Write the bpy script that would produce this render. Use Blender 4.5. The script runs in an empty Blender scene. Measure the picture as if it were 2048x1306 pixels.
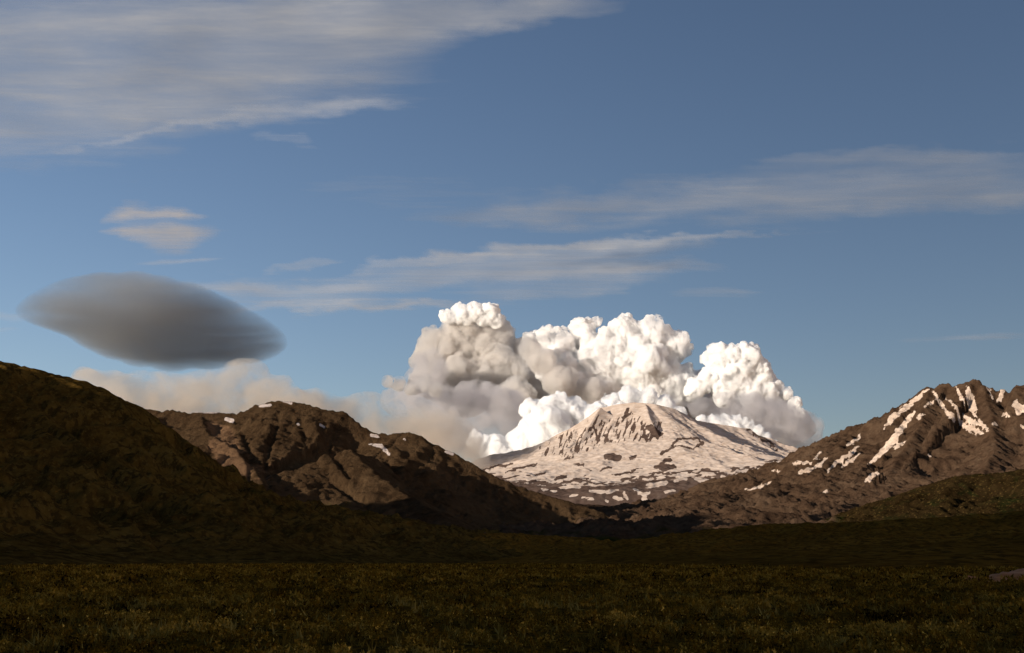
import bpy, bmesh, math, random
import numpy as np

# ------------------------------------------------------------------ camera, world, sun
SC = bpy.context.scene
COL = SC.collection
FPX = 2196.0                                   # focal length in photo pixels (2048 wide)
PITCH = math.atan((1122 - 653) / FPX)
CAM_Z = 3.6
cam_d = bpy.data.cameras.new('camera')
cam = bpy.data.objects.new('camera', cam_d)
COL.objects.link(cam)
cam_d.sensor_width = 36.0
cam_d.lens = 36.0 * FPX / 2048
cam_d.clip_start = 0.5
cam_d.clip_end = 200000
cam.location = (0, 0, CAM_Z)
cam.rotation_euler = (math.pi / 2 + PITCH, 0, 0)
SC.camera = cam

SUN_AZ = math.radians(52)                      # sun stands behind and to the left of the camera
SUN_EL = math.radians(7.2)
sdir = np.array([-math.sin(SUN_AZ) * math.cos(SUN_EL), -math.cos(SUN_AZ) * math.cos(SUN_EL), math.sin(SUN_EL)])
world = bpy.data.worlds.new('World')
SC.world = world
world.use_nodes = True
wn = world.node_tree.nodes
wl = world.node_tree.links
sky = wn.new('ShaderNodeTexSky')
sky.sky_type = 'NISHITA'
sky.sun_disc = False
sky.sun_elevation = SUN_EL
sky.sun_rotation = math.pi - SUN_AZ
sky.altitude = 600
sky.air_density = 1.0
sky.dust_density = 0.6
sky.ozone_density = 2.0
hs = wn.new('ShaderNodeHueSaturation')
hs.inputs['Saturation'].default_value = 1.02
wl.new(sky.outputs[0], hs.inputs['Color'])
tint = wn.new('ShaderNodeMix'); tint.data_type = 'RGBA'; tint.blend_type = 'MULTIPLY'
tint.inputs[0].default_value = 1.0
tint.inputs[7].default_value = (1.15, 1.0, 1.05, 1)
wl.new(hs.outputs[0], tint.inputs[6])
wl.new(tint.outputs[2], wn['Background'].inputs[0])
wn['Background'].inputs[1].default_value = 0.093

sun_d = bpy.data.lights.new('sun', 'SUN')
sun_d.energy = 5.0
sun_d.angle = math.radians(0.5)
sun_d.color = (1.0, 0.88, 0.74)
sun = bpy.data.objects.new('sun', sun_d)
COL.objects.link(sun)
from mathutils import Vector, Matrix
sun.rotation_euler = Vector(sdir).to_track_quat('Z', 'Y').to_euler()
sun.location = (0, 0, 50)

SC.view_settings.view_transform = 'Standard'
SC.view_settings.look = 'None'
SC.view_settings.gamma = 1.0
SC.view_settings.exposure = 0.38
SC.render.engine = 'CYCLES'
SC.cycles.max_bounces = 28
SC.cycles.diffuse_bounces = 5
SC.cycles.volume_bounces = 24
SC.cycles.volume_max_steps = 256
SC.cycles.transparent_max_bounces = 24
SC.cycles.use_denoising = True

# ------------------------------------------------------------------ helpers
cP, sP = math.cos(PITCH), math.sin(PITCH)

def ray(px, py):
    a = (np.asarray(px, float) - 1024) / FPX
    b = (653 - np.asarray(py, float)) / FPX
    return a, cP - b * sP, sP + b * cP

def at(px, py, Y):
    dx, dy, dz = ray(px, py)
    s = Y / dy
    return dx * s, dy * s, CAM_Z + dz * s

def at_alt(px, py, z):
    dx, dy, dz = ray(px, py)
    s = (z - CAM_Z) / dz
    return dx * s, dy * s, CAM_Z + dz * s

def project(x, y, z):
    zz = z - CAM_Z
    f = y * cP + zz * sP
    u = -y * sP + zz * cP
    f = np.maximum(f, 1.0)
    return 1024 + FPX * x / f, 653 - FPX * u / f

def _h(ix, iy, iz, seed):
    n = (ix.astype(np.int64) * 374761393 + iy.astype(np.int64) * 668265263 + iz.astype(np.int64) * 2147483647 + seed * 1274126177) & 0xFFFFFFFF
    n = ((n ^ (n >> 13)) * 1103515245) & 0xFFFFFFFF
    n = ((n ^ (n >> 16)) * 2246822519) & 0xFFFFFFFF
    return ((n ^ (n >> 15)) & 0xFFFFFF) / float(0xFFFFFF) * 2 - 1

def noise2(x, y, seed=0):
    x = np.asarray(x, float); y = np.asarray(y, float)
    ix = np.floor(x); iy = np.floor(y)
    fx = x - ix; fy = y - iy
    def g(ox, oy):
        hx = _h(ix + ox, iy + oy, ix * 0, seed)
        hy = _h(ix + ox, iy + oy, ix * 0 + 1, seed)
        return hx * (fx - ox) + hy * (fy - oy)
    u = fx * fx * fx * (fx * (fx * 6 - 15) + 10)
    v = fy * fy * fy * (fy * (fy * 6 - 15) + 10)
    a = g(0, 0) * (1 - u) + g(1, 0) * u
    b = g(0, 1) * (1 - u) + g(1, 1) * u
    return (a * (1 - v) + b * v) * 1.4

def noise3(x, y, z, seed=0):
    ix = np.floor(x); iy = np.floor(y); iz = np.floor(z)
    fx = x - ix; fy = y - iy; fz = z - iz
    u = fx * fx * (3 - 2 * fx); v = fy * fy * (3 - 2 * fy); w = fz * fz * (3 - 2 * fz)
    r = 0
    for ox in (0, 1):
        for oy in (0, 1):
            for oz in (0, 1):
                wt = (u if ox else 1 - u) * (v if oy else 1 - v) * (w if oz else 1 - w)
                r = r + wt * _h(ix + ox, iy + oy, iz + oz, seed)
    return r

def fbm2(x, y, octv=5, seed=0, gain=0.5):
    r = 0; a = 1.0; f = 1.0
    for k in range(octv):
        r = r + a * noise2(x * f, y * f, seed + k * 17)
        a *= gain; f *= 2.03
    return r

def ridged(x, y, octv=5, seed=0, gain=0.5):
    r = 0; a = 1.0; f = 1.0; prev = 1.0
    for k in range(octv):
        n = 1 - np.abs(noise2(x * f, y * f, seed + k * 31))
        n = n * n
        r = r + a * n * prev
        prev = np.clip(n * 1.4, 0, 1)
        a *= gain; f *= 2.07
    return r                                    # about 0 .. 1.8

def tag(o, label, cat, group=None, kind=None):
    o['label'] = label
    o['category'] = cat
    if group: o['group'] = group
    if kind: o['kind'] = kind
    return o

def mesh_from(name, co, faces, mat, smooth=True, attrs=None, parent=None):
    """co (n,3) array, faces (m,3|4) int array"""
    me = bpy.data.meshes.new(name)
    co = np.ascontiguousarray(co, dtype=np.float32)
    faces = np.ascontiguousarray(faces, dtype=np.int32)
    k = faces.shape[1]
    me.vertices.add(len(co)); me.vertices.foreach_set('co', co.ravel())
    me.loops.add(faces.size); me.loops.foreach_set('vertex_index', faces.ravel())
    me.polygons.add(len(faces))
    me.polygons.foreach_set('loop_start', np.arange(0, faces.size, k, dtype=np.int32))
    try:
        me.polygons.foreach_set('loop_total', np.full(len(faces), k, dtype=np.int32))
    except Exception:
        pass
    me.polygons.foreach_set('use_smooth', np.full(len(faces), smooth, dtype=bool))
    me.update(calc_edges=True)
    for an, av in (attrs or {}).items():
        a = me.attributes.new(an, 'FLOAT', 'POINT')
        a.data.foreach_set('value', np.ascontiguousarray(av, dtype=np.float32))
    me.materials.append(mat)
    o = bpy.data.objects.new(name, me)
    COL.objects.link(o)
    if parent: o.parent = parent
    return o

def grid_faces(nx, ny, keep=None):
    i = np.arange(nx - 1)[None, :] + nx * np.arange(ny - 1)[:, None]
    f = np.stack([i, i + 1, i + 1 + nx, i + nx], -1).reshape(-1, 4)
    if keep is not None:
        k = keep.ravel()
        f = f[k[f].any(axis=1)]
    return f

def compact(co, faces, attrs):
    used = np.zeros(len(co), bool); used[faces.ravel()] = True
    idx = np.cumsum(used) - 1
    return co[used], idx[faces], {k: v[used] for k, v in attrs.items()}

def seg_dist(px, py, pts):
    """distance in 2D to a polyline, and the interpolated third, fourth ... values at the nearest point, and arc length"""
    best = np.full(px.shape, 1e18); val = None; arc = np.zeros(px.shape); acc = 0.0
    nv = len(pts[0]) - 2
    val = [np.zeros(px.shape) for _ in range(nv)]
    for a, b in zip(pts[:-1], pts[1:]):
        dx, dy = b[0] - a[0], b[1] - a[1]
        L2 = dx * dx + dy * dy + 1e-9
        t = np.clip(((px - a[0]) * dx + (py - a[1]) * dy) / L2, 0, 1)
        d = np.hypot(px - a[0] - t * dx, py - a[1] - t * dy)
        m = d < best
        best = np.where(m, d, best)
        for k in range(nv):
            val[k] = np.where(m, a[2 + k] + t * (b[2 + k] - a[2 + k]), val[k])
        arc = np.where(m, acc + t * math.sqrt(L2), arc)
        acc += math.sqrt(L2)
    return best, val, arc

def poly_sd(px, py, poly):
    """signed distance to a polygon, positive inside"""
    inside = np.zeros(px.shape, bool)
    n = len(poly)
    for i in range(n):
        x1, y1 = poly[i]; x2, y2 = poly[(i + 1) % n]
        c = ((y1 > py) != (y2 > py))
        if y1 != y2:
            c &= px < (x2 - x1) * (py - y1) / (y2 - y1) + x1
        inside ^= c
    d, _, _ = seg_dist(px, py, list(poly) + [poly[0]])
    return np.where(inside, d, -d)

def strokes(px, py, st, soft=10.0):
    """strokes [(halfwidth px, [(x,y),..])] -> 0.5 at the edge"""
    r = np.full(px.shape, -9.0)
    for w, pts in st:
        if len(pts) == 1: pts = [pts[0], (pts[0][0] + .5, pts[0][1])]
        if len(pts[0]) == 2:
            # taper the ends
            pts = [(p[0], p[1], w * (0.45 if i in (0, len(pts) - 1) and len(pts) > 2 else 1.0)) for i, p in enumerate(pts)]
        d, v, _ = seg_dist(px, py, pts)
        r = np.maximum(r, v[0] - d)
    return 0.5 + r / (2 * soft)

# node helpers
def new_mat(name):
    m = bpy.data.materials.new(name)
    m.use_nodes = True
    nt = m.node_tree
    nt.nodes.clear()
    out = nt.nodes.new('ShaderNodeOutputMaterial')
    return m, nt, out

class NT:
    def __init__(s, nt): s.nt = nt
    def n(s, t, **kw):
        nd = s.nt.nodes.new(t)
        for k, v in kw.items():
            if k.startswith('_'): setattr(nd, k[1:], v)
            else: nd.inputs[k].default_value = v
        return nd
    def l(s, a, b): s.nt.links.new(a, b)
    def obj(s):
        return s.n('ShaderNodeTexCoord').outputs['Object']
    def mapping(s, vec, scale, rot=(0, 0, 0)):
        m = s.n('ShaderNodeMapping'); m.inputs['Scale'].default_value = scale; m.inputs['Rotation'].default_value = rot
        s.l(vec, m.inputs['Vector']); return m.outputs[0]
    def noise(s, vec, scale, detail=6, rough=0.55, dist=0.0):
        t = s.n('ShaderNodeTexNoise'); t.inputs['Scale'].default_value = scale; t.inputs['Detail'].default_value = detail
        t.inputs['Roughness'].default_value = rough; t.inputs['Distortion'].default_value = dist
        s.l(vec, t.inputs['Vector']); return t.outputs['Fac']
    def ramp(s, fac, stops, interp='LINEAR'):
        r = s.n('ShaderNodeValToRGB'); r.color_ramp.interpolation = interp
        e = r.color_ramp.elements
        while len(e) < len(stops): e.new(0.5)
        for k, (p, c) in enumerate(stops):
            e[k].position = p
            e[k].color = (c, c, c, 1) if not isinstance(c, tuple) else (*c, 1)
        s.l(fac, r.inputs[0]); return r.outputs[0]
    def mixc(s, fac, a, b):
        m = s.n('ShaderNodeMix', _data_type='RGBA')
        for sock, v in ((m.inputs[0], fac), (m.inputs[6], a), (m.inputs[7], b)):
            if isinstance(v, (int, float)): sock.default_value = v
            elif isinstance(v, tuple): sock.default_value = (*v, 1)
            else: s.l(v, sock)
        return m.outputs[2]
    def math(s, op, a, b=0.0, clamp=False):
        m = s.n('ShaderNodeMath', _operation=op, _use_clamp=clamp)
        for sock, v in ((m.inputs[0], a), (m.inputs[1], b)):
            if isinstance(v, (int, float)): sock.default_value = v
            else: s.l(v, sock)
        return m.outputs[0]
    def attr(s, name):
        a = s.n('ShaderNodeAttribute'); a.attribute_name = name; return a.outputs['Fac']

def mountain_mat(name, scale, rock, green, rust, snow=(0.78, 0.76, 0.75), snow_noise=0.5, rough_bump=1.0, spots=0):
    """rock: list of ramp colours; scale: metres of one rock blotch"""
    m, nt, out = new_mat(name)
    t = NT(nt)
    o = t.obj()
    big = t.noise(o, 1 / scale, 7, 0.6)
    fine = t.noise(o, 6 / scale, 6, 0.65)
    gul = t.noise(t.mapping(o, (1, .35, 2.2)), 3 / scale, 6, 0.6, 0.6)
    v = t.math('ADD', t.math('MULTIPLY', big, .5), t.math('MULTIPLY', fine, .5))
    c = t.ramp(v, [(0.36, rock[0]), (0.48, rock[1]), (0.60, rock[2]), (0.72, rock[3] if len(rock) > 3 else rock[2])])
    gmask = t.math('ADD', t.attr('green'), t.math('MULTIPLY', t.math('SUBTRACT', gul, .5), 1.3))
    gmask = t.ramp(gmask, [(0.38, 0.0), (0.62, 1.0)])
    gc = t.ramp(fine, [(0.35, green[0]), (0.65, green[1])])
    c = t.mixc(gmask, c, gc)
    rmask = t.math('ADD', t.attr('rust'), t.math('MULTIPLY', t.math('SUBTRACT', gul, .5), 1.0))
    rmask = t.ramp(rmask, [(0.42, 0.0), (0.60, 1.0)])
    c = t.mixc(rmask, c, t.mixc(fine, rust, tuple(x * .6 for x in rust)))
    if spots:                                   # alder clumps and dark scrub dotted over the slope
        sp = t.noise(t.mapping(o, (1, 1, .6)), 1 / spots, 4, .6, .3)
        c = t.mixc(t.math('MULTIPLY', t.ramp(sp, [(.49, 0.0), (.56, 1.0)]), t.ramp(big, [(.35, .2), (.6, .7)])), c, (.016, .011, .004))
        lt = t.noise(o, 2.3 / spots, 3, .6)
        c = t.mixc(t.math('MULTIPLY', t.ramp(lt, [(.58, 0.0), (.66, 1.0)]), .35), c, (.20, .13, .04))
    sn = t.noise(o, 14 / scale, 8, 0.7)
    sm = t.math('ADD', t.attr('snow'), t.math('MULTIPLY', t.math('SUBTRACT', sn, .5), snow_noise))
    sm = t.ramp(sm, [(0.47, 0.0), (0.53, 1.0)])
    dirt = t.mixc(t.ramp(t.noise(t.mapping(o, (1, 1, 3)), 5 / scale, 6, 0.65), [(0.35, 0.0), (0.7, 1.0)]), snow, tuple(s * f for s, f in zip(snow, (.66, .60, .55))))
    c = t.mixc(sm, c, dirt)
    b = t.n('ShaderNodeBsdfDiffuse'); b.inputs['Roughness'].default_value = 0.6
    t.l(c, b.inputs['Color'])
    bh = t.math('ADD', t.math('MULTIPLY', fine, .6), t.math('MULTIPLY', t.noise(o, 25 / scale, 6, .7), .4))
    bump = t.n('ShaderNodeBump'); bump.inputs['Strength'].default_value = rough_bump
    bump.inputs['Distance'].default_value = scale * .12
    t.l(bh, bump.inputs['Height'])
    bump2 = bump.outputs[0]
    t.l(bump2, b.inputs['Normal'])
    t.l(b.outputs[0], out.inputs[0])
    return m

# ------------------------------------------------------------------ terrain builder
def build_mountain(name, label, mat, ridges, xr, yr, step, prof, rel, snow=None, green=None, rust=None, seed=1, mingap=2.0, category='mountain', crest_rough=1.0, post=None, world_ridges=(), fade=.10, sink=22.0, gul=.45, carve=()):
    """ridges: list of polylines of (px, py, Y, slope). prof: concavity. rel: (amplitude m, wavelength m) relief."""
    nx = int((xr[1] - xr[0]) / step) + 1; ny = int((yr[1] - yr[0]) / step) + 1
    X, Y = np.meshgrid(np.linspace(xr[0], xr[1], nx), np.linspace(yr[0], yr[1], ny))
    amp, wl_ = rel
    WX = X + min(amp, 40) * .35 * fbm2(X / (wl_ * .8), Y / (wl_ * .8), 3, seed + 5)
    WY = Y + min(amp, 40) * .35 * fbm2(X / (wl_ * .8), Y / (wl_ * .8), 3, seed + 6)
    H = np.full(X.shape, -1e9); D = np.full(X.shape, 1e9)
    RP = []
    for rg in ridges:
        pts = []
        for (px, py, yy, sl) in rg:
            x, y, z = at(px, py, yy)
            pts.append((x, y, z, sl))
        RP.append(pts)
    for pts in RP + list(world_ridges):
        d, (zc, sl), arc = seg_dist(WX, WY, pts)
        dw = np.clip(d / (wl_ * .5), 0, 1)
        # gullies running down from the crest
        g = ridged(arc / wl_ * 1.1 + 31 * seed, d / (wl_ * 3.0), 4, seed + 9)
        zb = np.maximum(zc + sink, 2.0)
        h = zb * np.exp(-(sl * d / zb) ** prof[0] * prof[1]) - sink
        h = h - amp * dw * (1.0 - np.clip(g, 0, 1.3) / 1.3) * np.clip(h / (zc * .35 + 1), 0, 1)
        g2 = ridged(arc / wl_ * 3.1 + 17 * seed, d / (wl_ * 1.6), 4, seed + 19, .6)
        h = h - gul * amp * np.clip(d / (wl_ * .25), 0, 1) * (1.0 - np.clip(g2, 0, 1.3) / 1.3) * np.clip(h / (zc * .25 + 1), 0, 1)
        D = np.where(h > H, d, D)
        H = np.maximum(H, h)
    r = ridged(X / wl_, Y / wl_, 6, seed + 40, 0.58)
    mod = np.clip(D / (wl_ * .6), 0.0, 1) * np.clip(H / 60, 0, 1)
    H = H + amp * .55 * (r - 1.0) * mod
    H = H + amp * .10 * crest_rough * fbm2(X / (wl_ * .16), Y / (wl_ * .16), 4, seed + 77, .6) * np.clip(H / 60, 0, 1)
    e = np.minimum(np.minimum(X - xr[0], xr[1] - X) / (xr[1] - xr[0]), np.minimum(Y - yr[0], yr[1] - Y) / (yr[1] - yr[0])) / fade
    e = np.clip(e, 0, 1); e = e * e * (3 - 2 * e)
    H = (H + 8) * e - 8
    for (wd_, dp_, pl) in carve:
        px, py = project(X, Y, H)
        dd_, _, arc = seg_dist(px, py, pl)
        H = H - dp_ * np.exp(-(dd_ / wd_) ** 2) * np.clip(arc / 20, 0, 1) * np.clip(H / 40, 0, 1)
    px, py = project(X, Y, H)
    at_ = {}
    z = np.zeros(X.shape)
    at_['snow'] = (snow(px, py, H) if snow else z).ravel()
    at_['green'] = (green(px, py, H) if green else z).ravel()
    at_['rust'] = (rust(px, py, H) if rust else z).ravel()
    keep = H > -mingap
    f = grid_faces(nx, ny, keep)
    co = np.stack([X, Y, H], -1).reshape(-1, 3)
    co, f, at_ = compact(co, f, at_)
    o = mesh_from(name, co, f, mat, True, at_)
    tag(o, label, category, kind='structure')
    return o

def crest(pts, Y0, Y1=None, sl=0.6):
    """pixel polyline with distance running from Y0 to Y1"""
    Y1 = Y0 if Y1 is None else Y1
    n = len(pts)
    return [(p[0], p[1], Y0 + (Y1 - Y0) * i / (n - 1), sl) for i, p in enumerate(pts)]

ROCK = [(.030, .020, .013), (.062, .040, .027), (.095, .062, .042), (.13, .09, .065)]
OLIVE = [(.020, .021, .008), (.050, .042, .016)]
GREEN = [(.018, .020, .004), (.050, .046, .010)]
RUST = (.20, .115, .062)

# ---- snow volcano -------------------------------------------------------------
volc_mat = mountain_mat('volcano_snow_rock', 420, [(.045, .030, .024), (.085, .056, .044), (.12, .085, .068), (.16, .12, .1)], OLIVE, RUST,
                        snow=(.57, .475, .405), snow_noise=.5, rough_bump=.25)
SNOW_ROCKS = [
    (9, [(1080, 900), (1105, 885), (1130, 866), (1150, 860)]), (10, [(1085, 905), (1115, 897), (1130, 880)]),
    (4, [(1040, 912), (1062, 902), (1080, 893)]),
    (5, [(1197, 818), (1180, 845), (1160, 870), (1135, 895), (1122, 915)]), (4, [(1190, 862), (1172, 885), (1158, 905)]),
    (5, [(1205, 850), (1202, 875)]), (4, [(1222, 845), (1216, 872)]), (3, [(1234, 850), (1240, 872)]), (5, [(1250, 835), (1262, 850)]),
    (4, [(1256, 850), (1254, 878)]), (6, [(1262, 845), (1280, 868)]), (5, [(1272, 850), (1268, 882)]), (4, [(1284, 860), (1290, 876)]),
    (10, [(1302, 856), (1312, 866)]), (5, [(1255, 818), (1250, 832)]), (3, [(1188, 850), (1195, 880)]),
    (7, [(1216, 912), (1232, 914)]), (3, [(1260, 915), (1270, 913)]),
    (3, [(1340, 890), (1365, 876), (1395, 876), (1406, 888), (1385, 898)]), (4, [(1325, 905), (1345, 893)]), (2.5, [(1350, 890), (1372, 893), (1390, 900)]),
    (4, [(1312, 938), (1330, 922), (1345, 918)]), (6, [(1325, 935), (1345, 935)]),
    (2, [(1200, 940), (1225, 934)]), (3, [(1120, 968), (1150, 960), (1190, 966)]), (2.5, [(1230, 952), (1260, 945), (1285, 936)]),
    (2.5, [(1240, 962), (1280, 958), (1320, 945), (1350, 948)]), (3, [(1380, 945), (1410, 942), (1440, 948), (1480, 948)]),
    (2, [(1460, 936), (1500, 938), (1540, 930)]), (3, [(1010, 945), (1040, 935), (1075, 925)]), (2, [(960, 940), (1000, 932), (1030, 925)]),
    (4, [(1508, 868), (1530, 880), (1548, 890)]), (3, [(1492, 858), (1510, 860)]),
    (4, [(1400, 965), (1430, 958), (1470, 962)]), (3, [(1110, 958), (1130, 952)]), (2, [(1070, 950), (1090, 946)]),
    (4, [(1050, 962), (1090, 968), (1130, 974)]), (2, [(1150, 930), (1170, 926)]),
]
FOOT_SNOW = [
    (4, [(1268, 978), (1285, 990), (1300, 984)]), (5, [(1285, 985), (1290, 1000), (1282, 1008)]), (2.5, [(1056, 984), (1072, 988)]), (2, [(1140, 992), (1155, 990)]),
    (5, [(1180, 982), (1215, 984), (1235, 980)]), (3, [(1120, 975), (1160, 974)]), (4, [(1228, 995), (1242, 998)]), (3, [(1248, 985), (1254, 998)]),
    (3, [(1195, 1024), (1203, 1024)]), (7, [(1392, 958), (1420, 966), (1450, 966)]), (4, [(1412, 946), (1425, 948)]),
    (3, [(1390, 1002), (1402, 994)]), (4, [(1480, 976), (1510, 972), (1545, 962)]), (2, [(1472, 986), (1492, 982)]), (2, [(1385, 985), (1392, 990)]),
    (5, [(1295, 972), (1330, 966)]), (3, [(1165, 996), (1185, 998)]), (2.5, [(1330, 984), (1350, 980)]), (3, [(1085, 978), (1110, 982)]),
    (2, [(1305, 1022), (1309, 1022)]), (2, [(1420, 985), (1432, 982)]), (2, [(1210, 1000), (1216, 1004)]), (3, [(1350, 962), (1372, 958)])]
CLIFFS = [[(1165, 885), (1185, 850), (1200, 838), (1240, 836), (1262, 828), (1290, 842), (1325, 846), (1324, 878), (1290, 886), (1255, 880), (1230, 890), (1200, 888), (1180, 900), (1150, 905)],
          [(1116, 922), (1130, 895), (1158, 868), (1185, 838), (1203, 830), (1190, 865), (1165, 895), (1150, 918)],
          [(1070, 910), (1092, 890), (1115, 882), (1126, 864), (1150, 858), (1160, 866), (1148, 892), (1128, 908), (1100, 914)],
          [(1245, 812), (1262, 816), (1268, 832), (1248, 836)],
          [(1495, 856), (1510, 862), (1560, 898), (1548, 900), (1515, 882)],
          [(1208, 908), (1225, 905), (1240, 912), (1230, 922), (1212, 920)]]
SNOW_KEEP = 12
def volc_snow(px, py, H):
    line = np.interp(px, [900, 960, 1040, 1120, 1200, 1300, 1400, 1480, 1560, 1650], [960, 952, 965, 976, 972, 962, 955, 962, 935, 925])
    s = 0.5 + (line - py) / 30.0
    s = np.minimum(s, 1.25)
    wx = px + 7 * fbm2(px / 22, py / 22, 4, 3, .6); wy = py + 6 * fbm2(px / 20, py / 20, 4, 4, .6)
    rk = strokes(wx, wy, SNOW_ROCKS[SNOW_KEEP:], 3.5)
    st = fbm2((px + .35 * (py - 860)) / 5.5, py / 24, 3, 31, .6)
    for cl in CLIFFS:
        rk = np.maximum(rk, -.02 + np.clip(poly_sd(wx, wy, cl) / 12, -2, .36) + 1.35 * st)
    s = np.minimum(s, 1.05 - np.clip(rk, -1, 2) * 1.3 + .1)
    s = np.maximum(s, strokes(px + 4 * noise2(px / 10, py / 6, 13), py + 2 * noise2(px / 9, py / 5, 14), FOOT_SNOW, 4.0))
    s = s - .5 * np.clip(noise2(px / 14, py / 5, 18) - .22, 0, 1) * np.clip((py - 915) / 25, 0, 1) * 3
    band = np.exp(-((py - line + 12) / 14.0) ** 2)
    band = np.exp(-((py - line + 20) / 26.0) ** 2)
    s = s - 1.6 * band * np.clip(fbm2(px / 34, (py + .12 * px) / 6, 4, 8) - .12, 0, 1)
    return s

def V(pts, Y0, Y1=None, sl=.5): return crest(pts, Y0, Y1, sl)
build_mountain('volcano', 'broad snow covered volcano with dark rock ribs below its summit, framed by white clouds', volc_mat,
    [V([(880, 985), (930, 950), (975, 925), (1030, 908), (1080, 887), (1120, 868), (1150, 862), (1165, 858), (1184, 828), (1200, 815), (1235, 808), (1270, 804), (1310, 808)], 12900, 12000, .55),
     V([(1310, 808), (1350, 818), (1375, 830), (1395, 841), (1440, 848), (1480, 855), (1500, 857), (1522, 876), (1560, 903), (1620, 925), (1700, 950)], 12000, 12800, .45),
     V([(1200, 815), (1160, 880), (1100, 930), (1040, 955)], 12000, 10200, .5),
     V([(1290, 808), (1300, 835), (1320, 880), (1330, 930), (1300, 965)], 12000, 9900, .35),
     V([(1480, 856), (1460, 890), (1420, 930), (1430, 960)], 12500, 10000, .35)],
    (-2800, 5400), (7200, 14600), 10.0, (.92, 1.1), (48, 560), snow=volc_snow, seed=3, crest_rough=.6, gul=.3)

# ---- dark foothills under the volcano ------------------------------------------
foot_mat = mountain_mat('foothill_rock', 300, [(.033, .020, .013), (.060, .037, .023), (.080, .051, .033), (.11, .074, .05)], OLIVE, (.12, .07, .045), snow=(.60, .48, .39), snow_noise=1.0)
def foot_snow(px, py, H):
    return strokes(px + 4 * noise2(px / 10, py / 6, 13), py + 2 * noise2(px / 9, py / 5, 14), FOOT_SNOW, 4.0)
build_mountain('foothills', 'dark brown foothills with torn snow patches at the foot of the snowy volcano', foot_mat,
    [crest([(860, 1010), (1000, 975), (1070, 974), (1130, 978), (1200, 972), (1260, 970), (1300, 980), (1340, 974), (1380, 965), (1420, 968), (1470, 966), (1520, 952), (1580, 940), (1660, 930)], 8600, 8600, .30),
     crest([(1000, 1000), (1120, 1006), (1240, 1012), (1360, 1010), (1480, 1002), (1580, 985)], 7300, 7000, .16),
     crest([(1100, 1040), (1240, 1046), (1380, 1046), (1500, 1036), (1620, 1020)], 5900, 5600, .12)],
    (-2300, 3900), (3600, 10000), 10.0, (1.0, 1.0), (42, 300), snow=foot_snow, seed=11)

# ---- right mountain -------------------------------------------------------------
right_mat = mountain_mat('right_mountain_rock', 240, [(.036, .021, .013), (.072, .043, .026), (.100, .063, .039), (.14, .096, .064)], GREEN, (.16, .085, .045), snow=(.72, .58, .47), snow_noise=.9)
RIGHT_SNOW = [
    (5, [(1856, 778), (1835, 796), (1805, 820), (1780, 840), (1768, 858)]), (6, [(1828, 822), (1808, 850), (1785, 880), (1760, 908), (1735, 930)]),
    (7, [(1800, 862), (1780, 888)]), (4, [(1808, 885), (1790, 895)]), (5, [(1756, 945), (1740, 955), (1730, 965)]),
    (5, [(1868, 785), (1885, 815), (1920, 845), (1945, 858), (1968, 868)]), (4, [(1895, 795), (1915, 822), (1945, 845), (1975, 855)]),
    (9, [(1935, 775), (1942, 800), (1950, 830)]), (5, [(1950, 830), (1965, 850), (1975, 862)]), (4, [(1910, 772), (1925, 795), (1935, 812)]),
    (6, [(2005, 780), (2000, 800)]), (11, [(2028, 805), (2040, 818), (2060, 822)]), (4, [(2008, 828), (2016, 832)]), (3, [(2042, 852), (2060, 855)]),
    (3, [(1990, 848), (1992, 850)]), (4, [(1722, 870), (1705, 885), (1690, 895)]), (5, [(1718, 892), (1695, 910), (1670, 928), (1655, 942)]),
    (4, [(1720, 908), (1700, 922), (1685, 935)]), (5, [(1655, 915), (1640, 930), (1618, 940)]), (4, [(1580, 928), (1600, 925), (1620, 925)]),
    (4, [(1598, 945), (1615, 940)]), (3, [(1548, 940), (1555, 942)]), (4, [(1545, 965), (1510, 975), (1490, 980)]), (3, [(1652, 982), (1650, 984)]), (3, [(1855, 910), (1860, 912)]),
    (3, [(1845, 830), (1838, 836)]), (2.5, [(1895, 830), (1925, 852), (1950, 872)]), (2.5, [(1975, 770), (1985, 800)]), (6, [(2090, 770), (2110, 800)]), (8, [(2150, 780), (2170, 830)]),
    (3, [(1870, 800), (1850, 812)]), (2.5, [(1640, 905), (1630, 920)])]
def right_snow(px, py, H):
    n = fbm2((px + .7 * (py - 850)) / 7, (py - .5 * (px - 1850)) / 30, 3, 27, .6)
    return strokes(px + 6 * fbm2(px / 14, py / 12, 3, 23), py + 5 * fbm2(px / 13, py / 11, 3, 24), [(w * .95, p) for w, p in RIGHT_SNOW], 4.0) + .22 * n
def right_green(px, py, H):
    return 0.35 + (py - np.interp(px, [1500, 1640, 1700, 1790, 1880, 1960, 2060, 2200], [1060, 1045, 1025, 1000, 965, 960, 975, 990])) / 90
def right_rust(px, py, H):
    return .30 - ((px - 1960) / 130) ** 2 * .2 - ((py - 930) / 60) ** 2 * .1
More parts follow.
